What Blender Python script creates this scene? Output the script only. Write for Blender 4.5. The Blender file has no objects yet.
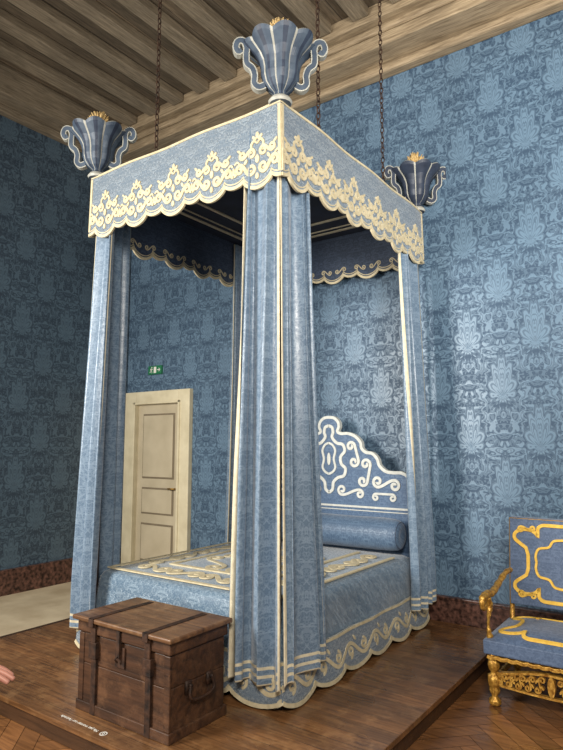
import bpy, math, random
from mathutils import Vector, Matrix
random.seed(7)
scene=bpy.context.scene
COL=scene.collection
pi=math.pi
try:
    scene.view_settings.view_transform='Standard'
except Exception: pass

# ------------------------------------------------------------------ materials
def newmat(name):
    m=bpy.data.materials.new(name); m.use_nodes=True
    nt=m.node_tree; b=nt.nodes['Principled BSDF']
    return m,nt,b
def N(nt,t,**kw):
    n=nt.nodes.new(t)
    for k,v in kw.items(): setattr(n,k,v)
    return n
def M(nt,op,a,b=None,c=None,clamp=False):
    n=nt.nodes.new('ShaderNodeMath'); n.operation=op; n.use_clamp=clamp
    for i,v in enumerate((a,b,c)):
        if v is None: continue
        if isinstance(v,(int,float)): n.inputs[i].default_value=v
        else: nt.links.new(v,n.inputs[i])
    return n.outputs[0]
def ramp(nt,fac,stops,interp='LINEAR'):
    r=nt.nodes.new('ShaderNodeValToRGB'); r.color_ramp.interpolation=interp
    e=r.color_ramp.elements
    while len(e)<len(stops): e.new(0.5)
    for i,(p,c) in enumerate(stops):
        e[i].position=p; e[i].color=(c[0],c[1],c[2],1)
    nt.links.new(fac,r.inputs['Fac']); return r.outputs['Color']
def mixc(nt,f,a,b,mode='MIX'):
    n=nt.nodes.new('ShaderNodeMix'); n.data_type='RGBA'; n.blend_type=mode
    if isinstance(f,(int,float)): n.inputs[0].default_value=f
    else: nt.links.new(f,n.inputs[0])
    for i,v in ((6,a),(7,b)):
        if isinstance(v,tuple): n.inputs[i].default_value=(v[0],v[1],v[2],1)
        else: nt.links.new(v,n.inputs[i])
    return n.outputs[2]
def mixf(nt,f,a,b):
    n=nt.nodes.new('ShaderNodeMix'); n.data_type='FLOAT'
    for i,v in ((0,f),(2,a),(3,b)):
        if isinstance(v,(int,float)): n.inputs[i].default_value=v
        else: nt.links.new(v,n.inputs[i])
    return n.outputs[0]
def srgb(r,g,b):
    f=lambda c:(c/255/12.92) if c/255<=0.04045 else ((c/255+0.055)/1.055)**2.4
    return (f(r),f(g),f(b))
def bump(nt,b,h,strength=0.3,dist=0.01):
    n=nt.nodes.new('ShaderNodeBump'); n.inputs['Strength'].default_value=strength; n.inputs['Distance'].default_value=dist
    nt.links.new(h,n.inputs['Height']); nt.links.new(n.outputs[0],b.inputs['Normal'])

def damask_mat(name,base,pat,W,H,uvec,vvec,ns=16.0,rough_b=0.75,rough_p=0.45,bs=0.25,sheen=0.3,freq=20.0,var=0.4,med=0.0,finek=2.6,R0=0.0):
    """half-drop mirrored damask: symmetric, periodic noise leaves, with optional tall palmettes of radius R0"""
    m,nt,b=newmat(name)
    tc=N(nt,'ShaderNodeTexCoord')
    def dot(v):
        n=nt.nodes.new('ShaderNodeVectorMath'); n.operation='DOT_PRODUCT'
        nt.links.new(tc.outputs['Object'],n.inputs[0]); n.inputs[1].default_value=v
        return n.outputs['Value']
    U=dot(uvec); V=dot(vvec); R=H/(2*pi)
    def uu(du): return M(nt,'PINGPONG',M(nt,'ADD',U,W*100+du),W/2)
    def vec(du,dv):
        ang=M(nt,'MULTIPLY',M(nt,'ADD',V,dv),2*pi/H)
        cv=N(nt,'ShaderNodeCombineXYZ')
        nt.links.new(uu(du),cv.inputs[0]); nt.links.new(M(nt,'MULTIPLY',M(nt,'COSINE',ang),R),cv.inputs[1]); nt.links.new(M(nt,'MULTIPLY',M(nt,'SINE',ang),R),cv.inputs[2])
        return cv.outputs[0]
    def noise(v,s,dist):
        n=N(nt,'ShaderNodeTexNoise'); n.inputs['Scale'].default_value=s; n.inputs['Detail'].default_value=0.8; n.inputs['Distortion'].default_value=dist
        nt.links.new(v,n.inputs['Vector']); return n.outputs['Fac']
    vA=vec(0,0); vB=vec(W/2,H/2)
    big=M(nt,'ADD',noise(vA,ns,1.0),noise(vB,ns,1.0))
    fin=M(nt,'ADD',noise(vA,ns*finek,0.8),noise(vB,ns*finek,0.8))
    def ss(x,lo,hi):
        r=N(nt,'ShaderNodeMapRange'); r.interpolation_type='SMOOTHSTEP'; r.inputs[1].default_value=lo; r.inputs[2].default_value=hi; nt.links.new(x,r.inputs[0]); return r.outputs[0]
    cc=M(nt,'MULTIPLY',M(nt,'COSINE',M(nt,'MULTIPLY',U,2*pi/W)),M(nt,'COSINE',M(nt,'MULTIPLY',V,2*pi/H)))
    sb=M(nt,'SINE',M(nt,'ADD',M(nt,'MULTIPLY',big,freq),M(nt,'MULTIPLY',cc,med)))
    region=ss(sb,-0.15,0.2)
    edge=ss(M(nt,'ABSOLUTE',M(nt,'SUBTRACT',sb,0.02)),0.3,0.12)
    sf=M(nt,'SINE',M(nt,'MULTIPLY',fin,freq*1.0))
    fine=ss(sf,-0.1,0.3)
    p=mixf(nt,region,M(nt,'MULTIPLY',fine,0.45),M(nt,'ADD',0.6,M(nt,'MULTIPLY',fine,0.4)))
    p=M(nt,'MULTIPLY',p,M(nt,'SUBTRACT',1.0,M(nt,'MULTIPLY',edge,0.5)))
    if R0>0:
        for (du,dv) in ((0,0),(W/2,H/2)):
            x=uu(du)
            y=M(nt,'MULTIPLY',M(nt,'SUBTRACT',M(nt,'FRACT',M(nt,'ADD',M(nt,'DIVIDE',M(nt,'ADD',V,dv),H),0.5)),0.5),H)
            y2=M(nt,'MULTIPLY',y,0.5)
            # tapered, upward pointing palmette: narrower towards the top
            xs=M(nt,'MULTIPLY',x,M(nt,'ADD',1.0,M(nt,'MULTIPLY',y,1.6)))
            r=M(nt,'SQRT',M(nt,'ADD',M(nt,'MULTIPLY',xs,xs),M(nt,'MULTIPLY',y2,y2)))
            th=M(nt,'ARCTAN2',M(nt,'ADD',y2,R0*0.55),xs)
            pet=M(nt,'ABSOLUTE',M(nt,'COSINE',M(nt,'MULTIPLY',th,6.5)))
            rad=M(nt,'MULTIPLY',M(nt,'ADD',0.72,M(nt,'MULTIPLY',pet,0.3)),R0)
            dd=M(nt,'SUBTRACT',M(nt,'ADD',rad,M(nt,'MULTIPLY',M(nt,'SUBTRACT',big,1.0),R0*0.6)),r)
            inside=ss(dd,-0.003,0.003)
            vein=ss(M(nt,'SINE',M(nt,'MULTIPLY',dd,230.0)),0.1,0.7)
            body=M(nt,'MULTIPLY',inside,M(nt,'SUBTRACT',1.0,M(nt,'MULTIPLY',vein,0.6)))
            gapm=ss(M(nt,'ADD',dd,R0*0.16),-0.003,0.003)
            halo=M(nt,'MULTIPLY',gapm,M(nt,'SUBTRACT',1.0,inside))
            p=mixf(nt,inside,p,body)
            p=M(nt,'MULTIPLY',p,M(nt,'SUBTRACT',1.0,M(nt,'MULTIPLY',halo,0.75)))
        # interlacing ogee straps that link the palmettes
        cu=M(nt,'COSINE',M(nt,'MULTIPLY',U,2*pi/W)); cv_=M(nt,'COSINE',M(nt,'MULTIPLY',V,2*pi/H))
        og=M(nt,'ADD',M(nt,'ADD',cu,cv_),M(nt,'MULTIPLY',M(nt,'SUBTRACT',big,1.0),2.2))
        strap=ss(M(nt,'ABSOLUTE',og),0.17,0.11)
        sh=M(nt,'MULTIPLY',ss(M(nt,'ABSOLUTE',og),0.34,0.28),M(nt,'SUBTRACT',1.0,strap))
        p=M(nt,'MULTIPLY',p,M(nt,'SUBTRACT',1.0,M(nt,'MULTIPLY',sh,0.6)))
        p=M(nt,'MAXIMUM',p,M(nt,'MULTIPLY',strap,0.85))
    n2=N(nt,'ShaderNodeTexNoise'); n2.inputs['Scale'].default_value=1.1; nt.links.new(tc.outputs['Object'],n2.inputs['Vector'])
    col=mixc(nt,p,base,pat)
    col=mixc(nt,var,col,ramp(nt,n2.outputs['Fac'],[(0.3,(0.5,0.5,0.5)),(0.7,(1.0,1.0,1.0))]),'MULTIPLY')
    nt.links.new(col,b.inputs['Base Color'])
    mr=N(nt,'ShaderNodeMapRange'); nt.links.new(p,mr.inputs[0]); mr.inputs[3].default_value=rough_b; mr.inputs[4].default_value=rough_p
    nt.links.new(mr.outputs[0],b.inputs['Roughness'])
    b.inputs['Sheen Weight'].default_value=sheen
    w=N(nt,'ShaderNodeTexNoise'); w.inputs['Scale'].default_value=220; nt.links.new(tc.outputs['Object'],w.inputs['Vector'])
    hh=M(nt,'ADD',p,M(nt,'MULTIPLY',w.outputs['Fac'],0.4))
    bump(nt,b,hh,bs,0.004)
    return m
def noisy_mat(name,c1,c2,scale=8,rough=0.6,metal=0.0,bs=0.1,detail=4,stretch=(1,1,1),bd=0.01,lo=0.3,hi=0.7):
    m,nt,b=newmat(name)
    tc=N(nt,'ShaderNodeTexCoord'); mp=N(nt,'ShaderNodeMapping'); mp.inputs['Scale'].default_value=stretch
    nt.links.new(tc.outputs['Object'],mp.inputs['Vector'])
    n=N(nt,'ShaderNodeTexNoise'); n.inputs['Scale'].default_value=scale; n.inputs['Detail'].default_value=detail
    nt.links.new(mp.outputs[0],n.inputs['Vector'])
    nt.links.new(ramp(nt,n.outputs['Fac'],[(lo,c1),(hi,c2)]),b.inputs['Base Color'])
    b.inputs['Roughness'].default_value=rough; b.inputs['Metallic'].default_value=metal
    bump(nt,b,n.outputs['Fac'],bs,bd)
    return m
def wood_mat(name,c1,c2,axis,rough=0.5,plank=None,gap=0.006,scale=3.0,attr=False,bs=0.25,worn=None):
    m,nt,b=newmat(name)
    tc=N(nt,'ShaderNodeTexCoord'); mp=N(nt,'ShaderNodeMapping')
    s=[14,14,14]; s[axis]=1.0; mp.inputs['Scale'].default_value=s
    nt.links.new(tc.outputs['Object'],mp.inputs['Vector'])
    n=N(nt,'ShaderNodeTexNoise'); n.inputs['Scale'].default_value=scale; n.inputs['Detail'].default_value=8; n.inputs['Distortion'].default_value=0.6; n.inputs['Roughness'].default_value=0.6
    nt.links.new(mp.outputs[0],n.inputs['Vector'])
    f=n.outputs['Fac']
    col=ramp(nt,f,[(0.3,c1),(0.7,c2)])
    h=f
    big=N(nt,'ShaderNodeTexNoise'); big.inputs['Scale'].default_value=2.2; nt.links.new(tc.outputs['Object'],big.inputs['Vector'])
    col=mixc(nt,0.6,col,ramp(nt,big.outputs['Fac'],[(0.3,(0.6,0.6,0.6)),(0.7,(1.1,1.1,1.1))]),'MULTIPLY')
    if worn:
        wn2=N(nt,'ShaderNodeTexNoise'); wn2.inputs['Scale'].default_value=9; wn2.inputs['Detail'].default_value=8; wn2.inputs['Roughness'].default_value=0.7
        nt.links.new(tc.outputs['Object'],wn2.inputs['Vector'])
        mr=N(nt,'ShaderNodeMapRange'); mr.inputs[1].default_value=0.5; mr.inputs[2].default_value=0.72; nt.links.new(wn2.outputs['Fac'],mr.inputs[0])
        col=mixc(nt,M(nt,'MULTIPLY',mr.outputs[0],0.6),col,worn)
    if plank:
        sx=N(nt,'ShaderNodeSeparateXYZ'); nt.links.new(tc.outputs['Object'],sx.inputs[0])
        c=M(nt,'ADD',sx.outputs[plank[0]],50.0)
        q=M(nt,'DIVIDE',c,plank[1])
        fr=M(nt,'FRACT',q); fl=M(nt,'FLOOR',q)
        wn=N(nt,'ShaderNodeTexWhiteNoise'); wn.noise_dimensions='1D'; nt.links.new(fl,wn.inputs['W'])
        col=mixc(nt,0.75,col,ramp(nt,wn.outputs['Value'],[(0,(0.65,0.65,0.65)),(1,(1.15,1.1,1.05))]),'MULTIPLY')
        line=M(nt,'LESS_THAN',fr,gap/plank[1])
        col=mixc(nt,M(nt,'MULTIPLY',line,0.8),col,(0.012,0.008,0.005))
        h=M(nt,'SUBTRACT',f,line)
    if attr:
        at=N(nt,'ShaderNodeAttribute'); at.attribute_name='tone'
        col=mixc(nt,0.9,col,at.outputs['Color'],'MULTIPLY')
    nt.links.new(col,b.inputs['Base Color'])
    if rough<0.3:
        mr2=N(nt,'ShaderNodeMapRange'); nt.links.new(big.outputs['Fac'],mr2.inputs[0]); mr2.inputs[1].default_value=0.35; mr2.inputs[2].default_value=0.65; mr2.inputs[3].default_value=rough*0.8; mr2.inputs[4].default_value=rough*2.0
        nt.links.new(mr2.outputs[0],b.inputs['Roughness'])
    else: b.inputs['Roughness'].default_value=rough
    bump(nt,b,h,bs,0.004)
    return m
def plain(name,c,rough=0.6,metal=0.0):
    return noisy_mat(name,tuple(x*0.88 for x in c),tuple(min(1,x*1.08) for x in c),12,rough,metal,0.04)

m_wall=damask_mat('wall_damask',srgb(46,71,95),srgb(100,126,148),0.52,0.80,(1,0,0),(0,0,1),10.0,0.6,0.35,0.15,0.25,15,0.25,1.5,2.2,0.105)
m_wall_l=damask_mat('wall_damask_shaded',srgb(38,56,72),srgb(80,101,116),0.52,0.80,(0,1,0),(0,0,1),10.0,0.62,0.38,0.15,0.15,15,0.25,1.5,2.2,0.105)  # same fabric as the back wall, with the side wall's shade put into the colours
m_curt=damask_mat('curtain_damask',srgb(90,112,134),srgb(124,143,162),0.22,0.34,(0.8,0.6,0),(0,0,1),16,0.38,0.28,0.08,0.3,15,0.1,1.5)
m_val=damask_mat('valance_quilt',srgb(102,119,136),srgb(148,161,172),0.14,0.17,(0.8,0.6,0),(0,0,1),30,0.45,0.33,1.0,0.3,15,0.15,1.5)
m_cover=damask_mat('coverlet_damask',srgb(86,110,132),srgb(130,150,167),0.24,0.28,(0.9,0.4,0),(0,0.9,0.9),20,0.32,0.22,0.4,0.3,15,0.15,1.5)
m_head=damask_mat('headboard_damask',srgb(60,86,118),srgb(82,108,138),0.2,0.3,(1,0,0),(0,0,1),20,0.55,0.42,0.2,0.2,15,0.2)
m_bol=damask_mat('bolster_damask',srgb(68,91,118),srgb(94,117,142),0.2,0.3,(1,0,0),(0,0.7,1),20,0.5,0.36,0.3,0.2,15,0.2)
m_chairf=damask_mat('chair_damask',srgb(70,89,118),srgb(90,109,138),0.2,0.3,(1,0,0),(0,0.5,1),20,0.6,0.5,0.2,0.2,15,0.2)
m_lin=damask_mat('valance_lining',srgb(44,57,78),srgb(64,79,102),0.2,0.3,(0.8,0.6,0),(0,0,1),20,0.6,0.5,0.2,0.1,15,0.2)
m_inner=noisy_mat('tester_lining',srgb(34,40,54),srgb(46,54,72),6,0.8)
m_cream=noisy_mat('cream_braid',srgb(194,183,156),srgb(214,205,178),30,0.75,0,0.2,2,(1,1,1),0.003)
m_tan=noisy_mat('beige_applique',srgb(188,174,140),srgb(209,197,165),30,0.7,0,0.2,2,(1,1,1),0.003)
m_white=noisy_mat('silver_braid',srgb(186,188,182),srgb(206,208,202),30,0.65,0,0.15,2,(1,1,1),0.003)
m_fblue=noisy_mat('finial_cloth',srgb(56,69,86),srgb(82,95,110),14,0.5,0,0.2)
m_fdark=noisy_mat('finial_shadow_cloth',srgb(36,44,60),srgb(52,62,80),14,0.5,0,0.2)  # darker copy: shade put into the rear finials' colour; also the dark stripes
m_fgrey=noisy_mat('finial_band',srgb(154,154,146),srgb(182,181,170),20,0.5,0,0.15)
m_gold=noisy_mat('gilt_wood',srgb(140,92,28),srgb(224,176,82),50,0.36,0.5,0.6)
m_goldbraid=noisy_mat('gold_braid',srgb(214,168,58),srgb(236,194,86),40,0.7,0.0,0.2,3,(1,1,1),0.004)
m_tuft=noisy_mat('tuft',srgb(170,136,80),srgb(220,192,136),60,0.9,0,0.6)
m_ceil=wood_mat('ceiling_boards',srgb(88,77,62),srgb(138,122,100),1,0.8,(0,0.13),0.006,5.0,False,0.5)
m_joist=wood_mat('joist_oak',srgb(104,92,74),srgb(160,144,120),1,0.8,None,0.006,5.0,False,0.7)
m_beam=wood_mat('beam_oak',srgb(116,99,76),srgb(184,164,134),0,0.7,None,0.006,5.0,False,0.7)
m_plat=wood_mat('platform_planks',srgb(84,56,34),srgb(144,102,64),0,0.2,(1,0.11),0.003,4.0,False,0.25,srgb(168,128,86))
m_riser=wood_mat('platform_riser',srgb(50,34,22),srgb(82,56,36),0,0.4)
m_herr=wood_mat('parquet',srgb(108,72,44),srgb(162,112,68),0,0.24,None,attr=True)
m_under=plain('subfloor',srgb(40,25,16),0.7)
m_stone=noisy_mat('pale_stone',srgb(178,160,130),srgb(206,190,160),4,0.7)
m_marble=noisy_mat('red_marble',srgb(40,24,20),srgb(116,82,70),30,0.3,0,0.03,3,(1,1,1),0.003,0.36,0.7)
m_doorf=noisy_mat('door_surround_stone',srgb(198,187,156),srgb(218,208,178),7,0.7,0,0.2,7)
m_doorl=noisy_mat('door_leaf_paint',srgb(176,164,138),srgb(194,182,156),4,0.5,0,0.05,4)
m_groove=plain('door_groove',srgb(120,108,88),0.7)
m_chest=wood_mat('chest_walnut',srgb(36,23,16),srgb(88,58,38),0,0.48,None,0.006,2.2,False,0.7,srgb(118,84,58))
m_chest2=wood_mat('chest_lid_wood',srgb(70,46,31),srgb(128,92,62),0,0.38,None,0.006,2.2,False,0.7,srgb(154,120,86))
m_iron=noisy_mat('dark_iron',srgb(26,19,16),srgb(78,52,36),26,0.65,0.3,0.6,6)
m_brass=plain('brass',srgb(180,140,70),0.35,0.9)
m_green=plain('sign_green',srgb(24,110,70),0.5)
m_wt=plain('white_print',srgb(222,220,212),0.6)
m_post=plain('post_wood',srgb(58,42,34),0.6)
m_skin=plain('skin',srgb(184,128,110),0.5)
m_cloth=plain('sleeve_cloth',srgb(70,60,66),0.8)
m_trous=plain('trouser_cloth',srgb(40,44,60),0.8)
m_hair=plain('hair',srgb(60,42,30),0.6)

# ------------------------------------------------------------------ mesh builder
class MB:
    def __init__(s): s.v=[]; s.f=[]; s.m=[]
    def quadgrid(s,P,mi=0,closeu=False,mif=None):
        nu=len(P); nv=len(P[0]); o=len(s.v)
        for r in P: s.v+= [tuple(p) for p in r]
        for i in range(nu if closeu else nu-1):
            i2=(i+1)%nu
            for j in range(nv-1):
                s.f.append((o+i*nv+j,o+i2*nv+j,o+i2*nv+j+1,o+i*nv+j+1))
                s.m.append(mif(i,j) if mif else mi)
        return s
    def box(s,a,b,mi=0):
        x0,y0,z0=a; x1,y1,z1=b; o=len(s.v)
        s.v+=[(x0,y0,z0),(x1,y0,z0),(x1,y1,z0),(x0,y1,z0),(x0,y0,z1),(x1,y0,z1),(x1,y1,z1),(x0,y1,z1)]
        for f in ((0,3,2,1),(4,5,6,7),(0,1,5,4),(1,2,6,5),(2,3,7,6),(3,0,4,7)):
            s.f.append(tuple(o+i for i in f)); s.m.append(mi)
        return s
    def ribbon(s,pts,w,mapf,th=0.012,mi=0,d0=0.0,closed=False,taper=False):
        n=len(pts)
        if n<2: return s
        o=len(s.v)
        for i,(x,y) in enumerate(pts):
            if closed: a=pts[i-1]; b=pts[(i+1)%n]
            else: a=pts[max(i-1,0)]; b=pts[min(i+1,n-1)]
            dx,dy=b[0]-a[0],b[1]-a[1]; l=math.hypot(dx,dy) or 1; nx,ny=-dy/l,dx/l
            ww=w*0.5
            if taper: ww*=0.45+0.55*math.sin(pi*(i+0.5)/n)
            for sg,dd in ((-1,-1),(1,-1),(1,1),(-1,1)):
                s.v.append(tuple(mapf(x+nx*ww*sg,y+ny*ww*sg,d0+dd*th*0.5)))
        for i in range(n if closed else n-1):
            a=o+i*4; b=o+((i+1)%n)*4
            for k in range(4):
                s.f.append((a+k,a+(k+1)%4,b+(k+1)%4,b+k)); s.m.append(mi)
        if not closed:
            s.f.append((o,o+1,o+2,o+3)); s.m.append(mi)
            e=o+(n-1)*4; s.f.append((e+3,e+2,e+1,e)); s.m.append(mi)
        return s
    def blob(s,cx,cy,rx,ry,mapf,th=0.012,mi=0,n=12,rot=0,d0=0.0):
        o=len(s.v); c,sn=math.cos(rot),math.sin(rot)
        for dd in (-1,1):
            for i in range(n):
                a=2*pi*i/n; x=rx*math.cos(a); y=ry*math.sin(a)
                s.v.append(tuple(mapf(cx+x*c-y*sn,cy+x*sn+y*c,d0+dd*th*0.5)))
        s.f.append(tuple(o+n-1-i for i in range(n))); s.m.append(mi)
        s.f.append(tuple(o+n+i for i in range(n))); s.m.append(mi)
        for i in range(n):
            j=(i+1)%n; s.f.append((o+i,o+j,o+n+j,o+n+i)); s.m.append(mi)
        return s
    def tube(s,pts,rad,mi=0,n=8,closed=False,sq=None):
        pts=[Vector(p) for p in pts]; m=len(pts)
        R=rad if isinstance(rad,(list,tuple)) else [rad]*m
        o=len(s.v); up=None
        for i,p in enumerate(pts):
            if closed: t=(pts[(i+1)%m]-pts[i-1])
            else: t=pts[min(i+1,m-1)]-pts[max(i-1,0)]
            t.normalize()
            if up is None:
                up=Vector((0,0,1)) if abs(t.z)<0.9 else Vector((1,0,0))
            a=(up-t*up.dot(t)).normalized(); b=t.cross(a); up=a
            for k in range(n):
                an=2*pi*k/n
                s.v.append(tuple(p+a*math.cos(an)*R[i]+b*math.sin(an)*R[i]))
        for i in range(m if closed else m-1):
            i2=(i+1)%m
            for k in range(n):
                s.f.append((o+i*n+k,o+i*n+(k+1)%n,o+i2*n+(k+1)%n,o+i2*n+k)); s.m.append(mi)
        if not closed:
            s.f.append(tuple(o+n-1-k for k in range(n))); s.m.append(mi)
            s.f.append(tuple(o+(m-1)*n+k for k in range(n))); s.m.append(mi)
        return s
    def lathe(s,c,prof,n=16,mi=0,mif=None,lob=None,axis='z',lobz=None):
        P=[]
        for k in range(n):
            a=2*pi*k/n; row=[]
            for (r,z) in prof:
                rr=r*(1+(lob(a,z) if lob else 0))
                zz=z+(lobz(a,z) if lobz else 0)
                if axis=='z': row.append((c[0]+rr*math.cos(a),c[1]+rr*math.sin(a),c[2]+zz))
                else: row.append((c[0]+zz,c[1]+rr*math.cos(a),c[2]+rr*math.sin(a)))
            P.append(row)
        o=len(s.v); s.quadgrid(P,mi,True,mif)
        L=len(prof)
        s.f.append(tuple(o+k*L for k in range(n))[::-1]); s.m.append(mi)
        s.f.append(tuple(o+k*L+L-1 for k in range(n))); s.m.append(mi)
        return s
    def extrude_poly(s,pts,mapf,d0,d1,mi=0):
        n=len(pts); o=len(s.v)
        for d in (d0,d1):
            for (x,y) in pts: s.v.append(tuple(mapf(x,y,d)))
        s.f.append(tuple(range(o+n-1,o-1,-1))); s.m.append(mi)
        s.f.append(tuple(range(o+n,o+2*n))); s.m.append(mi)
        for i in range(n):
            j=(i+1)%n; s.f.append((o+i,o+j,o+n+j,o+n+i)); s.m.append(mi)
        return s
    def build(s,name,mats,parent=None,smooth=False,bevel=0,subsurf=0,org=None):
        me=bpy.data.meshes.new(name)
        if parent is not None: O=Vector(parent['org'])
        else: O=Vector(org) if org else Vector((0,0,0))
        me.from_pydata([tuple(Vector(v)-O) for v in s.v],[],s.f)
        for m in (mats if isinstance(mats,(list,tuple)) else [mats]): me.materials.append(m)
        for p,mi in zip(me.polygons,s.m): p.material_index=mi; p.use_smooth=smooth
        me.update()
        import bmesh
        bm=bmesh.new(); bm.from_mesh(me); bmesh.ops.recalc_face_normals(bm,faces=bm.faces); bm.to_mesh(me); bm.free()
        ob=bpy.data.objects.new(name,me); COL.objects.link(ob)
        if parent is not None: ob.parent=parent
        else: ob.location=O
        ob['org']=tuple(O)
        if bevel:
            b=ob.modifiers.new('bevel','BEVEL'); b.width=bevel; b.segments=2; b.limit_method='ANGLE'
        return ob
def thing(name,org,label,cat):
    e=bpy.data.objects.new(name,None); COL.objects.link(e); e.location=org; e['org']=tuple(org); e.empty_display_size=0.1
    e['label']=label; e['category']=cat; return e
def struct(o): o['kind']='structure'; return o

def volute(cx,cy,r,turns,a0,d,n=26):
    sp=[]
    for i in range(n+1):
        t=i/n; rr=r*(1-0.8*t); a=a0+d*2*pi*turns*t
        sp.append((cx+rr*math.cos(a),cy+rr*math.sin(a)))
    return sp
def vscroll(c0,r0,c1,r1,d0=1,d1=1,bend=0.0,turns=1.15):
    """two volutes joined by a smooth stem"""
    dx,dy=c1[0]-c0[0],c1[1]-c0[1]; ax=math.atan2(dy,dx)
    s0=volute(c0[0],c0[1],r0,turns,ax-d0*pi/2,-d0)
    s1=volute(c1[0],c1[1],r1,turns,ax-d1*pi/2,d1)
    a=s0[0]; b=s1[0]
    tx,ty=math.cos(ax),math.sin(ax); stem=[]
    for i in range(1,12):
        t=i/12; h=t*t*(3-2*t)
        off=bend*math.sin(pi*t)
        la=(a[0]-c0[0])*-ty+(a[1]-c0[1])*tx; lb=(b[0]-c0[0])*-ty+(b[1]-c0[1])*tx
        lat=la+(lb-la)*h+off; alo=((a[0]-c0[0])*tx+(a[1]-c0[1])*ty)*(1-t)+((b[0]-c0[0])*tx+(b[1]-c0[1])*ty)*t
        stem.append((c0[0]+tx*alo-ty*lat,c0[1]+ty*alo+tx*lat))
    return s0[::-1]+stem+s1
def mir(pts,cx=0): return [(2*cx-x,y) for x,y in pts]
def smoothpts(P,sub=6,closed=False):
    out=[]; n=len(P)
    rng=n if closed else n-1
    for i in range(rng):
        g=lambda k: P[k%n] if closed else P[min(max(k,0),n-1)]
        p0,p1,p2,p3=g(i-1),g(i),g(i+1),g(i+2)
        for j in range(sub):
            t=j/sub
            out.append(tuple(0.5*((2*p1[k])+(-p0[k]+p2[k])*t+(2*p0[k]-5*p1[k]+4*p2[k]-p3[k])*t*t+(-p0[k]+3*p1[k]-3*p2[k]+p3[k])*t**3) for k in range(len(p1))))
    if not closed: out.append(tuple(P[-1]))
    return out

# ------------------------------------------------------------------ room
XL=-5.72; YW=4.78; XR=3.0; YN=-1.0; PZ=0.12
DX0,DX1,DT=-5.66,-4.62,1.97
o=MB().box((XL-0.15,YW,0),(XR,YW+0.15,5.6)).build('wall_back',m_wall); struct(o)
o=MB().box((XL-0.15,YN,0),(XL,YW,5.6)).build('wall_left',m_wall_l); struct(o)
o=MB().box((XL-0.15,YN,5.26),(XR,YW+0.15,5.45)).build('ceiling',m_ceil); struct(o)
o=MB().box((DX1,YW-0.045,0.0),(XR,YW,0.29)).box((DX1,YW-0.055,0.29),(XR,YW,0.31)).build('baseboard_back',m_marble,bevel=0.004); struct(o)
o=MB().box((XL,YN,0.0),(XL+0.045,YW-0.09,0.29)).build('baseboard_left',m_marble,bevel=0.004); struct(o)
mb=MB()
mb.box((XL,YN,-0.1),(XR,YW,-0.004),1); 
Lp,Wp=0.5,0.1; R45=Matrix.Rotation(math.radians(45),3,'Z')
def clipadd(q):
    def clip(poly,ax,val,sg):
        out=[]
        for i in range(len(poly)):
            a,b=poly[i-1],poly[i]; da=(a[ax]-val)*sg; db=(b[ax]-val)*sg
            if (da>=0)!=(db>=0):
                t=da/(da-db); out.append(a+(b-a)*t)
            if db>=0: out.append(b)
        return out
    for ax,val,sg in ((0,-4.4,1),(0,2.5,-1),(1,0.2,1),(1,YW-0.04,-1)):
        if len(q)>=3: q=clip(q,ax,val,sg)
    if len(q)<3: return
    o=len(mb.v); mb.v+=[tuple(p) for p in q]; mb.f.append(tuple(range(o,o+len(q)))); mb.m.append(0)
g=0.0015
for n_ in range(-80,110):
    for c_ in range(-9,10):
        ox=n_*Wp+c_*2*Lp; oy=n_*Wp
        for (a,b,c,d) in ((ox+g,oy+g,ox+Lp-g,oy+Wp-g),(ox+g,oy+Wp+g,ox+Wp-g,oy+Wp+Lp-g)):
            q=[R45@Vector(p) for p in ((a,b,0),(c,b,0),(c,d,0),(a,d,0))]
            cc=sum(q,Vector())/4
            if -4.9<cc.x<2.9 and -0.2<cc.y<5.2: clipadd(q)
fl=mb.build('floor',[m_herr,m_under]); struct(fl)
ca=fl.data.color_attributes.new('tone','FLOAT_COLOR','CORNER')
for p in fl.data.polygons:
    t=random.uniform(0.6,1.15)
    for li in p.loop_indices: ca.data[li].color=(t,t*random.uniform(0.97,1.0),t*0.96,1)
# raised pale ledge with a wooden nosing along the side wall
o=MB().box((XL+0.045,YN,-0.003),(-4.5,YW-0.09,0.05),0).box((-4.5,YN,-0.003),(-4.44,YW-0.09,0.056),1).build('floor_ledge',[m_stone,m_riser],bevel=0.004); o.name='floor.001'; struct(o)
mb=MB(); PX0,PX1,PY0=-4.26,-1.31,1.94
mb.box((PX0,PY0,PZ-0.03),(PX1,YW-0.056,PZ),0)
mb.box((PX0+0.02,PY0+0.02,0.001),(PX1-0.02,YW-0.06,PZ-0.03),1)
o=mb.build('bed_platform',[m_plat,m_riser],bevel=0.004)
o['label']='low wooden platform of worn brown planks under the four-poster bed'; o['category']='platform'
k=1
def beam(a,b,mat,bv=0.008):
    global k
    o=MB().box(a,b).build('trim_%d'%k,mat,bevel=bv); k+=1; return struct(o)
beam((XL,YW-0.36,4.95),(XR,YW,5.259),m_beam)
beam((XL,YW-0.40,5.05),(XR,YW-0.361,5.12),m_beam,0.02)
beam((XL,YW-0.48,5.121),(XR,YW-0.361,5.259),m_beam)
beam((XL,YW-0.12,4.87),(XR,YW,4.949),m_beam,0.02)
beam((XL,YN,4.95),(XL+0.28,YW-0.37,5.259),m_joist)
beam((XL,YN,4.87),(XL+0.08,YW-0.13,4.949),m_joist)
x=XL+0.46
while x<2.7:
    beam((x,YN,5.17),(x+0.15,YW-0.49,5.259),m_joist); x+=0.37
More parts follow.
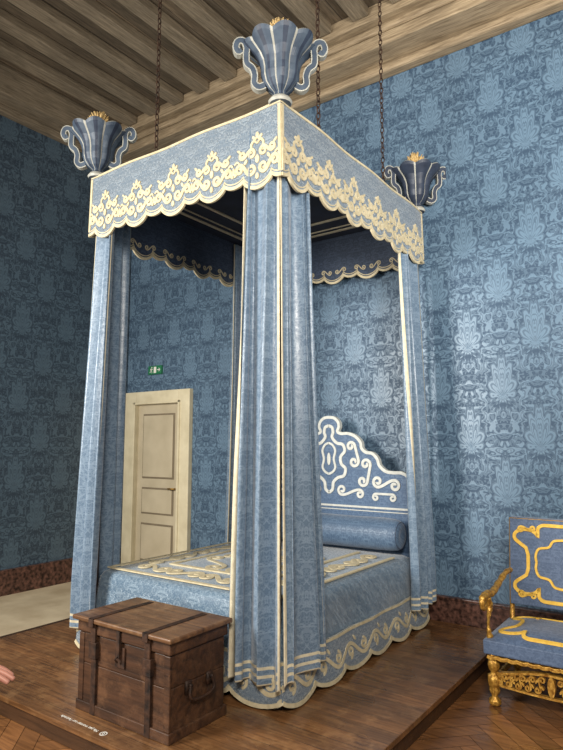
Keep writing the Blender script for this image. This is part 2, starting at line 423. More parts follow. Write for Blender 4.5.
# door
d=thing('door_1',(-5.1,YW,0),'greyish beige panelled door in a pale stone surround','door'); struct(d)
mb=MB()
fr=0.17
mb.box((DX0-0.02,YW-0.06,0.0),(DX0+fr,YW,DT+0.15)).box((DX1-fr,YW-0.06,0.0),(DX1,YW,DT+0.15)).box((DX0+fr,YW-0.06,DT),(DX1-fr,YW,DT+0.15))
mb.box((DX0+fr-0.03,YW-0.075,0.0),(DX0+fr,YW-0.055,DT+0.03)).box((DX1-fr,YW-0.075,0.0),(DX1-fr+0.03,YW-0.055,DT+0.03)).box((DX0+fr-0.03,YW-0.075,DT),(DX1-fr+0.03,YW-0.055,DT+0.03))
mb.build('door_frame',m_doorf,d,bevel=0.006)
mb=MB(); a,b=DX0+fr,DX1-fr
mb.box((a,YW-0.012,0.01),(b,YW,DT),0)
for z0,z1 in ((0.2,0.62),(0.72,1.02),(1.12,1.86)):
    mb.box((a+0.09,YW-0.018,z0),(b-0.09,YW-0.012,z1),1)
    mb.box((a+0.11,YW-0.03,z0+0.02),(b-0.11,YW-0.018,z1-0.02),0)
mb.build('door_leaf',[m_doorl,m_groove],d,bevel=0.004)
MB().tube([(b-0.05,YW-0.01,1.02),(b-0.05,YW-0.06,1.02),(b-0.13,YW-0.07,1.02)],0.009).build('door_handle',m_brass,d,smooth=True)

def textmesh(name,body,size,mat,parent,mw,extr=0.0006):
    cu=bpy.data.curves.new(name+'_c','FONT'); cu.body=body; cu.size=size; cu.extrude=extr; cu.align_x='CENTER'; cu.align_y='CENTER'
    ob=bpy.data.objects.new(name+'_t',cu); COL.objects.link(ob)
    bpy.context.view_layer.update()
    me=bpy.data.meshes.new_from_object(ob.evaluated_get(bpy.context.evaluated_depsgraph_get()))
    bpy.data.objects.remove(ob)
    me.transform(Matrix.Translation(-Vector(parent['org']))@mw); me.materials.clear(); me.materials.append(mat)
    o=bpy.data.objects.new(name,me); COL.objects.link(o); o.parent=parent; return o
# exit sign
sx,sz=-5.22,2.37
s=MB().box((sx-0.11,YW-0.03,sz-0.05),(sx+0.11,YW,sz+0.05)).build('exit_sign',m_green,org=(sx,YW,sz),bevel=0.004)
s['label']='small green emergency exit sign with white running figure above the door'; s['category']='exit sign'
mp=lambda x,y,d_: (sx+x,YW-0.031-d_,sz+y)
mb=MB()
mb.blob(-0.045,0.03,0.008,0.008,mp,0.002)
mb.ribbon([(-0.05,0.02),(-0.055,-0.005)],0.014,mp,0.002)
mb.ribbon([(-0.055,-0.005),(-0.04,-0.02),(-0.045,-0.036)],0.007,mp,0.002)
mb.ribbon([(-0.057,-0.005),(-0.066,-0.022),(-0.08,-0.026)],0.007,mp,0.002)
mb.ribbon([(-0.048,0.017),(-0.034,0.006),(-0.026,0.012)],0.006,mp,0.002)
mb.ribbon([(-0.052,0.017),(-0.068,0.012),(-0.072,0.0)],0.006,mp,0.002)
mb.box((sx-0.012,YW-0.032,sz-0.036),(sx+0.03,YW-0.0305,sz+0.036))
mb.ribbon([(0.045,0),(0.085,0)],0.009,mp,0.002).ribbon([(0.07,0.02),(0.09,0),(0.07,-0.02)],0.009,mp,0.002)
mb.build('pictogram',m_wt,s)

# ------------------------------------------------------------------ bed
BX0,BX1,BY0,BY1=-3.61,-1.876,2.62,4.67
ZT=3.47; ZV=3.05
bed=thing('four_poster_bed',((BX0+BX1)/2,(BY0+BY1)/2,PZ),'tall four-poster bed with blue damask curtains, scalloped valance and cream braid','bed')
mb=MB(); mb.box((BX0+0.015,BY0+0.015,ZT-0.05),(BX1-0.015,BY1-0.015,ZT-0.01),0)
for ins,w in ((0.16,0.03),(0.24,0.01),(0.42,0.025)):
    P=[(BX0+ins,BY0+ins),(BX1-ins,BY0+ins),(BX1-ins,BY1-ins),(BX0+ins,BY1-ins)]
    z=ZT-0.052
    for i in range(4):
        a,b=P[i],P[(i+1)%4]
        mb.box((min(a[0],b[0])-w/2,min(a[1],b[1])-w/2,z-0.006-ins*0.01),(max(a[0],b[0])+w/2,max(a[1],b[1])+w/2,z),1)
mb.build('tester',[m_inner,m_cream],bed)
def valance(side):
    if side=='foot': A=Vector((BX0,BY0,0)); D=Vector((1,0,0)); O=Vector((0,-1,0)); L=BX1-BX0; nn=5
    if side=='head': A=Vector((BX0,BY1,0)); D=Vector((1,0,0)); O=Vector((0,1,0)); L=BX1-BX0; nn=5
    if side=='right': A=Vector((BX1,BY0,0)); D=Vector((0,1,0)); O=Vector((1,0,0)); L=BY1-BY0; nn=6
    if side=='left': A=Vector((BX0,BY0,0)); D=Vector((0,1,0)); O=Vector((-1,0,0)); L=BY1-BY0; nn=6
    P=L/nn
    def low(s):
        q=(s/P)%1.0
        if 0.2<q<0.8: return ZV-0.068*math.sin(pi*(q-0.2)/0.6)**0.55
        u=(q+0.2)%1.0/0.4
        return ZV-0.032*abs(math.sin(pi*u))**0.55
    mp=lambda s_,z,d_: A+D*s_+O*(d_+0.006*math.sin(s_*9+z*3))+Vector((0,0,z))
    mb=MB(); ns=nn*50; rows=[]; rows2=[]
    for i in range(ns+1):
        s_=L*i/ns; zl=low(s_)
        rows.append([mp(s_,ZT+(zl-ZT)*j/8,0.003) for j in range(9)])
        rows2.append([mp(s_,ZT+(zl-ZT)*j/8,-0.003) for j in range(9)])
    mb.quadgrid(rows); mb.quadgrid(rows2,1)
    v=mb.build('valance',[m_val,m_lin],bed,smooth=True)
    mb=MB(); th=0.01; d0=0.005
    mb.ribbon([(L*i/20,ZT-0.007) for i in range(21)],0.015,mp,0.016)
    mb.ribbon([(0.01,ZT-0.02),(0.01,ZT-0.2),(0.01,ZV)],0.02,mp,0.016)
    mb.ribbon([(L-0.01,ZT-0.02),(L-0.01,ZT-0.2),(L-0.01,ZV)],0.02,mp,0.016)
    mb.ribbon([(L*i/ns,low(L*i/ns)+0.008) for i in range(ns+1)],0.02,mp,0.014)
    mb.ribbon([(L*i/ns,low(L*i/ns)+0.032) for i in range(ns+1)],0.007,mp,0.012)
    def rb(pts,w): mb.ribbon(pts,w,mp,th,0,d0,taper=True)
    for i in range(nn):
        c=P*(i+0.5); hh=1.0 if i%2==0 else 0.92
        for sg in (-1,1):
            def T(pts,sg=sg,c=c): return [(c+sg*x,ZV+0.015+y*hh) for x,y in pts]
            def Bl(x,y,rx,ry,r=0): mb.blob(c+sg*x,ZV+0.015+y*hh,rx,ry,mp,th,rot=sg*r,d0=d0)
            rb(T(vscroll((0.046,0.045),0.032,(0.128,0.06),0.03,1,-1,0.0)),0.023)
            rb(T(vscroll((0.046,0.14),0.028,(0.108,0.148),0.023,-1,1,0.0)),0.021)
            rb(T(smoothpts([(0.0,0.195),(0.025,0.215),(0.045,0.195),(0.04,0.168)],5)),0.016)
            rb(T(smoothpts([(0.13,0.1),(0.15,0.115),(0.168,0.1)],5)),0.014)
            Bl(0.022,0.232,0.009,0.02,-0.8); Bl(0.085,0.1,0.01,0.018,0.6); Bl(0.135,0.178,0.008,0.017,-0.9); Bl(0.158,0.035,0.008,0.016,0.9)
            # lining side: small pale scroll above the scallop
            mb.ribbon([(c+sg*x,ZV+0.02+y) for x,y in vscroll((0.04,0.02),0.02,(0.11,0.03),0.02,1,-1)],0.009,mp,0.004,0,-0.005)
        mb.blob(c,ZV+0.015+0.245*hh,0.012,0.022,mp,th,d0=d0); mb.blob(c,ZV+0.015+0.1*hh,0.014,0.026,mp,th,d0=d0)
        mb.blob(c,ZV+0.01,0.012,0.02,mp,th,d0=d0)
        if i<nn-1:
            e=P*(i+1)
            mb.blob(e,ZV+0.075,0.01,0.026,mp,th,d0=d0)
            for sg in (-1,1): mb.blob(e+sg*0.018,ZV+0.06,0.007,0.017,mp,th,rot=-sg*0.9,d0=d0)
    mb.build('applique',m_tan,v,smooth=False)
for s_ in ('foot','head','right','left'): valance(s_)
for px in (BX0+0.09,BX1-0.09):
    for py in (BY0+0.09,BY1-0.09):
        MB().lathe((px,py,PZ),[(0.032,0),(0.032,0.1),(0.022,0.14),(0.022,3.1),(0.03,3.15),(0.03,3.28)],8).build('bed_post',m_post,bed)
ZB=0.27
def curtain(corner,D,O,length,pleats,flare=0.1,amp=0.035,phase=0.0,inset=0.05,splay=0.08,tw0=0.012,gap=0.0,h=ZB):
    A=Vector((corner[0],corner[1],0)); D=Vector(D); O=Vector(O)
    zs=[3.4]+[3.4-(3.4-0.5)*j/34 for j in range(1,35)]
    nb=len(zs)
    zs+=[0.44,h+0.094,h+0.078,h+0.052,h+0.036,h+0.008,h]
    cream_rows={nb+1,nb+3,nb+5}
    nu=pleats*24; tw=0.014
    ss=[0,tw0/length]+[tw0/length+(1-(tw0+tw)/length)*i/nu for i in range(1,nu)]+[1-tw/length,1.0]
    rows=[]
    for s_ in ss:
        row=[]
        for z in zs:
            t=(3.4-z)/3.13
            am=amp*(0.55+0.55*min(1,t*1.5))*min(1,s_*5+0.05)
            q=s_+0.09*math.sin(2*pi*s_+phase*2)+0.045*math.sin(2.4*t+phase*3+s_*4)
            ph=2*pi*pleats*q+phase+0.5*math.sin(2.0*t+phase)
            w1=math.sin(ph+0.5*math.sin(ph+0.9*math.sin(2.6*t)))
            dep=am*w1*(0.8+0.4*math.sin(0.85*ph+phase*5+1.6*t))+0.25*am*math.sin(0.5*ph+2*phase)+0.06*am*math.sin(9*t+2*ph)*t
            sp=splay*min(1,t*1.1)**1.2
            al=(inset-sp)+gap*(0.3+0.9*t)+(length+sp*0.8)*s_*(1+flare*t*t)+0.55*am*math.cos(ph+0.5)
            row.append(A+D*al+O*(dep-inset+sp)+Vector((0,0,z+ (0.007*math.sin(ph)+0.012*s_ if z<0.5 else 0))))
        rows.append(row)
    last=len(ss)-2
    def mif(i,j):
        if j in cream_rows or i==0 or i==last: return 1
        return 0
    c=MB().quadgrid(rows,0,False,mif).build('curtain',[m_curt,m_cream],bed,smooth=True)
    sm=c.modifiers.new('s','SOLIDIFY'); sm.thickness=0.005; sm.offset=0
    return c
curtain((BX1,BY0),(-1,0,0),(0,-1,0),0.24,3,0.1,0.048,0.4,0.04,0.068,0.014,0.014,0.255)
curtain((BX1,BY0),(0,1,0),(1,0,0),0.31,3,0.16,0.05,3.5,0.04,0.068,0.014,0.012,0.285)
curtain((BX0,BY0),(1,0,0),(0,-1,0),0.2,2,0.06,0.042,0.9,0.04,0.055,0.014,0.0,0.27)
curtain((BX0,BY0),(0,1,0),(-1,0,0),0.3,3,0.05,0.034,0.2,0.04,0.02)
curtain((BX1,BY1),(0,-1,0),(1,0,0),0.36,3,0.06,0.047,0.3,0.04,0.06,0.014,0.0,0.28)
curtain((BX0,BY1),(0,-1,0),(-1,0,0),0.42,4,0.06,0.035,0.7,0.05,0.05)
# mattress with coverlet
cx0,cx1,cy0,cy1=BX0+0.09,BX1-0.07,BY0+0.1,BY1-0.16
ctop=0.65
MB().box((cx0+0.05,cy0+0.05,0.33),(cx1-0.05,cy1,0.6)).build('mattress',m_inner,bed,bevel=0.04)
MB().box((cx0+0.02,cy0+0.02,0.25),(cx1-0.02,cy1,0.33)).box((cx0,cy0,PZ),(cx0+0.08,cy0+0.08,0.25)).box((cx1-0.08,cy0,PZ),(cx1,cy0+0.08,0.25)).box((cx0,cy1-0.08,PZ),(cx0+0.08,cy1,0.25)).box((cx1-0.08,cy1-0.08,PZ),(cx1,cy1,0.25)).build('bed_frame',m_post,bed)
def ring(x0,x1,y0,y1,r,n=8):
    P=[]
    for (cx,cy,a0) in ((x1-r,y1-r,0),(x0+r,y1-r,pi/2),(x0+r,y0+r,pi),(x1-r,y0+r,1.5*pi)):
        for i in range(n+1):
            a=a0+pi/2*i/n; P.append((cx+r*math.cos(a),cy+r*math.sin(a)))
    Q=[]
    for i in range(len(P)):
        a=P[i]; b=P[(i+1)%len(P)]; d_=math.hypot(b[0]-a[0],b[1]-a[1]); m=max(1,int(d_/0.05))
        for j in range(m):
            Q.append((a[0]+(b[0]-a[0])*j/m,a[1]+(b[1]-a[1])*j/m))
    return Q
base=ring(cx0,cx1,cy0,cy1,0.07)
ccx,ccy=(cx0+cx1)/2,(cy0+cy1)/2
hx,hy=(cx1-cx0)/2,(cy1-cy0)/2
def offr(d_,z,wv=0,ph=0):
    out=[]
    for i,(x,y) in enumerate(base):
        k_=math.sin(i*0.55+ph)*wv+math.sin(i*0.23+1-ph)*wv*1.3+math.sin(i*1.1+ph*2.3)*wv*0.5
        out.append((ccx+(x-ccx)*(1+(d_+k_)/hx),ccy+(y-ccy)*(1+(d_+k_)/hy),z))
    return out
prof=[(0.02,0.30,0.01,0),(0.02,0.35,0.01,0.2),(0.019,0.40,0.009,0.5),(0.018,0.45,0.008,0.9),(0.016,0.5,0.007,1.3),(0.014,0.55,0.005,1.8),(0.006,0.60,0.003,2.2),(-0.012,ctop-0.02,0.001,2.5),(-0.04,ctop-0.006,0,0),(-0.09,ctop,0,0),(-0.3,ctop+0.012,0,0),(-0.6,ctop+0.022,0,0)]
R=[offr(*p) for p in prof]
mb=MB(); L_=len(base)
for r in R: mb.v+=r
for j in range(len(R)-1):
    for i in range(L_):
        i2=(i+1)%L_; mb.f.append((j*L_+i,j*L_+i2,(j+1)*L_+i2,(j+1)*L_+i)); mb.m.append(0)
mb.f.append(tuple((len(R)-1)*L_+i for i in range(L_))); mb.m.append(0)
cov=mb.build('coverlet',m_cover,bed,smooth=True)
mb=MB()
topz=lambda x,y: ctop+0.004+0.014*max(0,min(1,min(x-cx0,cx1-x,y-cy0)/0.5))
mpt=lambda x,y,d_: Vector((x,y,topz(x,y)+d_+0.004))
def rect(i,w):
    pts=[]
    for (a,b) in (((cx0+i,cy1-0.2),(cx0+i,cy0+i)),((cx0+i,cy0+i),(cx1-i,cy0+i)),((cx1-i,cy0+i),(cx1-i,cy1-0.2))):
        for q in range(24): pts.append((a[0]+(b[0]-a[0])*q/24,a[1]+(b[1]-a[1])*q/24))
    mb.ribbon(pts,w,mpt,0.008)
rect(0.06,0.028); rect(0.36,0.032)
def run(p,q,cnt):
    dx,dy=(q[0]-p[0])/cnt,(q[1]-p[1])/cnt
    for i in range(cnt):
        a=(p[0]+dx*i,p[1]+dy*i); sgn=1 if i%2 else -1
        mb.ribbon(vscroll((a[0]+dx*0.2,a[1]+dy*0.2),0.055,(a[0]+dx*0.8,a[1]+dy*0.8),0.055,sgn,-sgn),0.032,mpt,0.008)
m_=0.21
run((cx0+m_,cy0+m_),(cx1-m_,cy0+m_),4)
run((cx0+m_,cy0+m_+0.1),(cx0+m_,cy1-0.3),4)
run((cx1-m_,cy0+m_+0.1),(cx1-m_,cy1-0.3),4)
for sx_ in (-1,1):
    for sy_ in (-1,1):
        mb.ribbon(vscroll((ccx+sx_*0.1,ccy+sy_*0.45),0.07,(ccx+sx_*0.3,ccy+sy_*0.2),0.06,sx_*sy_,-sx_*sy_),0.032,mpt,0.008)
        mb.ribbon(vscroll((ccx+sx_*0.08,ccy+sy_*0.08),0.05,(ccx+sx_*0.27,ccy+sy_*0.08),0.05,sx_*sy_,sx_*sy_),0.028,mpt,0.008)
mb.build('applique',m_tan,cov)
def skirt(A,D,O,L,nn):
    A=Vector(A); D=Vector(D); O=Vector(O); P=L/nn
    def low(s_):
        q=(s_/P)%1; return PZ+0.008+0.045*(1-abs(math.sin(pi*q))**0.7)
    mp=lambda s_,z,d_: A+D*s_+O*(d_+0.006*math.sin(s_*14)-0.02+0.03*(0.36-z)/0.24)+Vector((0,0,z))
    mb=MB(); ns=nn*24
    mb.quadgrid([[mp(L*i/ns,0.375+(low(L*i/ns)-0.375)*j/6,0) for j in range(7)] for i in range(ns+1)])
    sk=mb.build('bed_skirt',m_val,bed,smooth=True)
    sm=sk.modifiers.new('s','SOLIDIFY'); sm.thickness=0.006; sm.offset=0
    mb=MB(); th=0.014
    mb.ribbon([(L*i/30,0.366) for i in range(31)],0.016,mp,th)
    mb.ribbon([(L*i/ns,low(L*i/ns)+0.01) for i in range(ns+1)],0.021,mp,th)
    nst=nn*16
    stem=[(L*i/nst,0.245+0.042*math.sin(2*pi*i/16.0)) for i in range(nst+1)]
    mb.ribbon(stem,0.022,mp,th)
    for i in range(2*nn):
        c=P*(i+0.5)/2; up=1 if i%2==0 else -1
        mb.ribbon(volute(c,0.245-up*0.008,0.034,1.2,-pi/2*up,up),0.017,mp,th)
        mb.blob(c+P*0.2,0.245+up*0.062,0.009,0.02,mp,th,rot=0.7*up)
    mb.build('applique',m_tan,sk)
skirt((BX1-0.01,BY0+0.02,0),(0,1,0),(1,0,0),BY1-BY0-0.1,6)
skirt((BX0,BY0+0.02,0),(1,0,0),(0,-1,0),BX1-BX0-0.01,5)
skirt((BX0+0.01,BY0+0.02,0),(0,1,0),(-1,0,0),BY1-BY0-0.1,6)
# headboard: crest + scroll-cut shoulders
hcx=(BX0+BX1)/2; hy_=BY1-0.1
half=[(0,1.745),(0.05,1.738),(0.09,1.705),(0.1,1.66),(0.085,1.62),(0.12,1.60),(0.19,1.60),(0.26,1.575),(0.31,1.525),(0.32,1.475),(0.36,1.44),(0.42,1.43),(0.465,1.385),(0.485,1.33),(0.54,1.285),(0.61,1.275),(0.68,1.275),(0.735,1.245),(0.755,1.20),(0.78,1.16),(0.82,1.14)]
hs=smoothpts(half,5)
out=[(-x,z) for x,z in reversed(hs)][:-1]+hs
poly=out+[(0.82,0.4),(-0.82,0.4)]
mph=lambda x,z,d_: Vector((hcx+x,hy_-d_,z))
hb=MB().extrude_poly([(x,z) for x,z in poly],mph,-0.018,0.018).build('headboard',m_head,bed)
mb=MB()
mb.ribbon(out,0.025,mph,0.042)
mb.ribbon([(-0.8,0.985),(0.8,0.985)],0.016,mph,0.01,0,0.02)
mb.ribbon([(-0.8,0.955),(0.8,0.955)],0.007,mph,0.01,0,0.02)
def B(pts,w): mb.ribbon(pts,w,mph,0.01,0,0.022); mb.ribbon(mir(pts),w,mph,0.01,0,0.022)
W_=0.026
B(smoothpts([(0,1.67),(0.035,1.655),(0.045,1.61),(0.035,1.57),(0.08,1.52),(0.14,1.505),(0.16,1.45),(0.12,1.4),(0.125,1.34),(0.165,1.3),(0.15,1.24),(0.09,1.22),(0.045,1.18),(0.035,1.12),(0,1.09)],6),W_)
B(smoothpts([(0,1.52),(0.04,1.5),(0.065,1.45),(0.05,1.38),(0.065,1.31),(0.04,1.27),(0,1.25)],6),0.019)
B(vscroll((0.22,1.49),0.04,(0.25,1.36),0.045,-1,-1),0.024)
B(vscroll((0.36,1.34),0.045,(0.33,1.2),0.045,-1,-1),0.024)
B(vscroll((0.13,1.12),0.042,(0.3,1.09),0.035,1,-1),0.022)
B(vscroll((0.47,1.2),0.045,(0.62,1.17),0.045,1,-1),0.024)
B(vscroll((0.45,1.07),0.03,(0.6,1.07),0.03,-1,-1),0.018)
mb.blob(0,1.38,0.017,0.055,mph,0.01,d0=0.022)
mb.build('applique',m_white,hb)
# finials
def finial(x,y,dark=False):
    z0=ZT-0.005; zk=1.1
    prof=[(0.064,0),(0.07,0.014),(0.058,0.03),(0.04,0.045),(0.038,0.06),(0.066,0.08),(0.09,0.11),(0.1,0.15),(0.102,0.19),(0.11,0.225),(0.13,0.258),(0.158,0.285),(0.18,0.305),(0.19,0.322),(0.178,0.33),(0.1,0.31)]
    prof=[(r,z*zk) for r,z in prof]
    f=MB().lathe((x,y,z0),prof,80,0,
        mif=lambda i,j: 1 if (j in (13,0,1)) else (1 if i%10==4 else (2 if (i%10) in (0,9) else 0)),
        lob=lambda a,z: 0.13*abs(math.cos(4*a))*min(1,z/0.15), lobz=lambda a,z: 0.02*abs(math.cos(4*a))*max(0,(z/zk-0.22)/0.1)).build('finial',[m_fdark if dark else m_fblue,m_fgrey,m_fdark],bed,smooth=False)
    for k_ in range(2):
        mb=MB()
        an=math.radians(38)+k_*pi
        c,sn=math.cos(an),math.sin(an)
        ex=Vector((c,sn,0)); tn=Vector((-sn,c,0))
        mp=lambda r,z,d_: Vector((x,y,z0))+ex*r+tn*d_+Vector((0,0,z*zk))
        P=smoothpts([(0.09,0.1),(0.125,0.088),(0.152,0.11),(0.15,0.155),(0.165,0.195),(0.195,0.22),(0.2,0.262),(0.198,0.31),(0.215,0.345),(0.247,0.345),(0.26,0.312),(0.246,0.285),(0.226,0.295)],4)
        mb.ribbon(P,0.04,mp,0.04,0)
        mb.ribbon(P,0.027,mp,0.043,1)
        mb.build('scroll_handle',[m_fgrey,m_fdark if dark else m_fblue],f)
    mb=MB()
    for q in range(130):
        th=random.uniform(0,2*pi); ph=random.uniform(0.0,1.3); l=random.uniform(0.12,0.17)
        dv=Vector((math.cos(th)*math.sin(ph)*0.6,math.sin(th)*math.sin(ph)*0.6,math.cos(ph)))
        b0=Vector((x,y,z0+0.345*zk)); mb.tube([b0+dv*0.01,b0+dv*l*0.6,b0+dv*l+Vector((dv.x,dv.y,-0.5))*0.018],[0.007,0.011,0.003],0,5)
    mb.build('tuft',m_tuft,f,smooth=True)
fi=0.03
for x in (BX0+fi,BX1-fi):
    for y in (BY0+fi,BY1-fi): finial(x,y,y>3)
# bolster
by_=4.385
bz=ctop+0.024+0.13
bo=thing('bolster',(hcx,by_,bz-0.126),'long blue damask bolster pillow at the head of the bed','bolster')
Lb=1.5
bp=[(0.01,0.015),(0.04,0.004),(0.075,0.0),(0.1,0.012),(0.115,0.035),(0.122,0.08),(0.126,0.16),(0.124,Lb*0.3),(0.127,Lb/2),(0.124,Lb*0.7),(0.126,Lb-0.16),(0.122,Lb-0.08),(0.115,Lb-0.035),(0.1,Lb-0.012),(0.075,Lb),(0.04,Lb-0.004),(0.01,Lb-0.015)]
mb=MB().lathe((hcx-Lb/2,by_,bz),bp,32,axis='x',lob=lambda a,z:0.012*math.sin(5*a+z*6)+0.01*math.sin(3*a-z*11))
mb.build('bolster_cover',m_bol,bo,smooth=True)
for xx in (hcx-Lb/2+0.012,hcx+Lb/2-0.012):
    MB().tube([(xx,by_+0.1*math.cos(2*pi*k_/24),bz+0.1*math.sin(2*pi*k_/24)) for k_ in range(24)],0.004,0,6,True).build('bolster_piping',m_lin,bo,smooth=True)

def chain(x,y,zb,zt,lab):
    mb=MB(); z=zb; k_=0; ln=0.05; r=0.013
    while z<zt-0.02:
        pts=[]
        for q in range(10):
            a=2*pi*q/10; u=r*math.cos(a); w=ln*0.5*math.sin(a)
            pts.append((x+(u if k_%2 else 0),y+(0 if k_%2 else u),z+ln/2+w))
        mb.tube(pts,0.0042,0,5,True); z+=ln-0.009; k_+=1
    o=mb.build('suspension_chain',m_iron,org=(x,y,zb),smooth=True); o['label']=lab; o['category']='chain'; o['group']='chains holding up the bed canopy'
    return o
chain(-3.05,2.74,ZT-0.004,5.25,'dark iron chain from ceiling to the bed canopy')
chain(BX1-0.05,3.1,ZT-0.004,5.25,'dark iron chain from ceiling to the bed canopy')
chain(BX1-0.05,4.04,ZT-0.004,5.25,'dark iron chain from ceiling to the bed canopy')

# ------------------------------------------------------------------ chest
CX0,CX1,CY0,CY1=-2.83,-2.13,2.08,2.49
CZ=PZ; CH=0.48
ch=thing('wooden_chest',((CX0+CX1)/2,(CY0+CY1)/2,CZ),'worn walnut chest with iron straps at the foot of the bed','chest')
mb=MB()
zlo,zhi=CZ+0.05,CZ+CH-0.09
mb.box((CX0+0.012,CY0+0.012,CZ+0.03),(CX1-0.012,CY1-0.012,zlo+0.19),0)
mb.box((CX0+0.012,CY0+0.012,zlo+0.192),(CX1-0.012,CY1-0.012,zhi),0)
mb.box((CX0,CY0,CZ),(CX1,CY1,CZ+0.05),0)
for xc in (CX0+0.006,CX1-0.046):
    mb.box((xc,CY0+0.006,CZ+0.05),(xc+0.04,CY0+0.02,zhi),0)
mb.build('chest_body',[m_chest],ch,bevel=0.004)
lid=MB().box((CX0-0.002,CY0-0.002,CZ+CH-0.085),(CX1+0.002,CY1+0.002,CZ+CH-0.024),0).box((CX0-0.024,CY0-0.024,CZ+CH-0.024),(CX1+0.024,CY1+0.015,CZ+CH),1).build('chest_lid',[m_chest,m_chest2],ch,bevel=0.007)
for fx in (0.2,0.79):
    xx=CX0+(CX1-CX0)*fx; w=0.019
    mb=MB()
    mb.box((xx-w,CY0-0.029,CZ+CH-0.001),(xx+w,CY1-0.02,CZ+CH+0.003))
    mb.box((xx-w,CY0-0.029,CZ+CH-0.04),(xx+w,CY0-0.024,CZ+CH+0.003))
    mb.box((xx-w,CY0-0.012,CZ+CH-0.12),(xx+w,CY0-0.0005,CZ+CH-0.03))
    mb.box((xx-w*1.5,CY0-0.014,CZ+CH-0.2),(xx+w*1.5,CY0+0.014,CZ+CH-0.12))
    mb.box((xx-w,CY0-0.003,CZ+0.0),(xx+w,CY0+0.014,CZ+CH-0.2))
    mb.build('iron_strap',m_iron,ch,bevel=0.002)
xx=(CX0+CX1)/2-0.01
MB().box((xx-0.035,CY0+0.002,CZ+CH-0.21),(xx+0.035,CY0+0.014,CZ+CH-0.11)).box((xx-0.012,CY0-0.014,CZ+CH-0.16),(xx+0.012,CY0-0.001,CZ+CH-0.03)).tube([(xx,CY0-0.012,CZ+CH-0.15),(xx,CY0-0.03,CZ+CH-0.16),(xx,CY0-0.012,CZ+CH-0.18)],0.005).build('lock_plate',m_iron,ch,bevel=0.002)
for xc,sg in ((CX1-0.012,1),(CX0+0.012,-1)):
    yc=(CY0+CY1)/2; zc=CZ+0.2
    mb=MB()
    for yy in (yc-0.075,yc+0.075):
        x0,x1=sorted((xc,xc+sg*0.01)); mb.box((x0,yy-0.02,zc-0.01),(x1,yy+0.02,zc+0.05))
        mb.tube([(xc,yy,zc+0.03),(xc+sg*0.03,yy,zc+0.03)],0.008)
    mb.tube(smoothpts([(xc+sg*0.022,yc-0.075,zc+0.03),(xc+sg*0.03,yc-0.085,zc-0.02),(xc+sg*0.032,yc-0.04,zc-0.04),(xc+sg*0.032,yc+0.04,zc-0.04),(xc+sg*0.03,yc+0.085,zc-0.02),(xc+sg*0.022,yc+0.075,zc+0.03)],5),0.008)
    mb.build('chest_handle',m_iron,ch,smooth=True)

# ------------------------------------------------------------------ armchair
AX0,AX1,AYF,AYB=-1.17,-0.45,3.66,4.26
ac=thing('armchair',((AX0+AX1)/2,(AYF+AYB)/2,0),'gilded carved armchair with blue damask seat and gold braid','armchair')
SZ0,SZ1=0.29,0.37
legp=[(0.018,0),(0.03,0.008),(0.034,0.02),(0.03,0.035),(0.018,0.045),(0.015,0.055),(0.024,0.07),(0.03,0.09),(0.026,0.105),(0.033,0.112),(0.035,0.14),(0.033,0.168),(0.02,0.175),(0.017,0.188),(0.027,0.2),(0.033,0.225),(0.028,0.25),(0.019,0.262),(0.03,0.275),(0.03,SZ0)]
for lx in (AX0+0.045,AX1-0.045):
    for ly in (AYF+0.045,AYB-0.05):
        MB().lathe((lx,ly,0),legp,24,lob=lambda a,z:0.1*math.cos(8*a)).build('leg',m_gold,ac,smooth=True)
def bar(a,b,name='stretcher'):
    a=Vector(a); b=Vector(b); P=[a+(b-a)*i/24 for i in range(25)]
    R_=[0.011+0.008*abs(math.sin(i*pi/4)) for i in range(25)]
    MB().tube(P,R_,0,8).build(name,m_gold,ac,smooth=True)
bar((AX0+0.045,AYF+0.06,0.14),(AX0+0.045,AYB-0.07,0.14)); bar((AX1-0.045,AYF+0.06,0.14),(AX1-0.045,AYB-0.07,0.14)); bar((AX0+0.06,AYB-0.1,0.14),(AX1-0.06,AYB-0.1,0.14))
mb=MB(); Lf=AX1-AX0-0.13
mpf=lambda s_,z,d_: Vector((AX0+0.065+s_,AYF+0.045-d_,z))
mb.ribbon([(Lf*i/40,0.185+0.045*math.sin(pi*i/40)**1.5) for i in range(41)],0.013,mpf,0.034)
mb.ribbon([(Lf*i/40,0.12-0.012*math.sin(pi*i/40)) for i in range(41)],0.012,mpf,0.03)
for sg in (-1,1):
    T=lambda pts:[(Lf/2+sg*x,z) for x,z in pts]
    for q in range(5):
        xq=0.048+q*0.052
        mb.ribbon(T(vscroll((xq,0.196-q*0.006),0.017,(xq+0.026,0.14),0.016,-1,1)),0.0095,mpf,0.028,0,0.002)
        mb.blob(Lf/2+sg*(xq+0.03),0.185-q*0.005,0.006,0.014,mpf,0.03,rot=sg*0.5); mb.blob(Lf/2+sg*(xq),0.155,0.006,0.013,mpf,0.03,rot=-sg*0.6)
mb.blob(Lf/2,0.17,0.02,0.055,mpf,0.04)
mb.build('carved_stretcher',m_gold,ac,bevel=0.002)
mb=MB()
mpr=lambda s_,z,d_: Vector((AX0+0.02+s_,AYF+0.012-d_,z)); Lr=AX1-AX0-0.04
mb.ribbon([(Lr*i/60,0.277-0.006*abs(math.sin(pi*i/5))) for i in range(61)],0.02,mpr,0.02)
mb.build('seat_rail',m_gold,ac,bevel=0.002)
def cushion(x0,x1,y0,y1,z1,dome,n=16):
    P=[]
    for i in range(n+1):
        row=[]
        for j in range(n+1):
            u=i/n; v=j/n; e=(1-abs(2*u-1)**4)*(1-abs(2*v-1)**4)
            row.append((x0+(x1-x0)*u,y0+(y1-y0)*v,z1+dome*e))
        P.append(row)
    return P
mb=MB(); mb.box((AX0,AYF,SZ0),(AX1,AYB-0.03,SZ1),0)
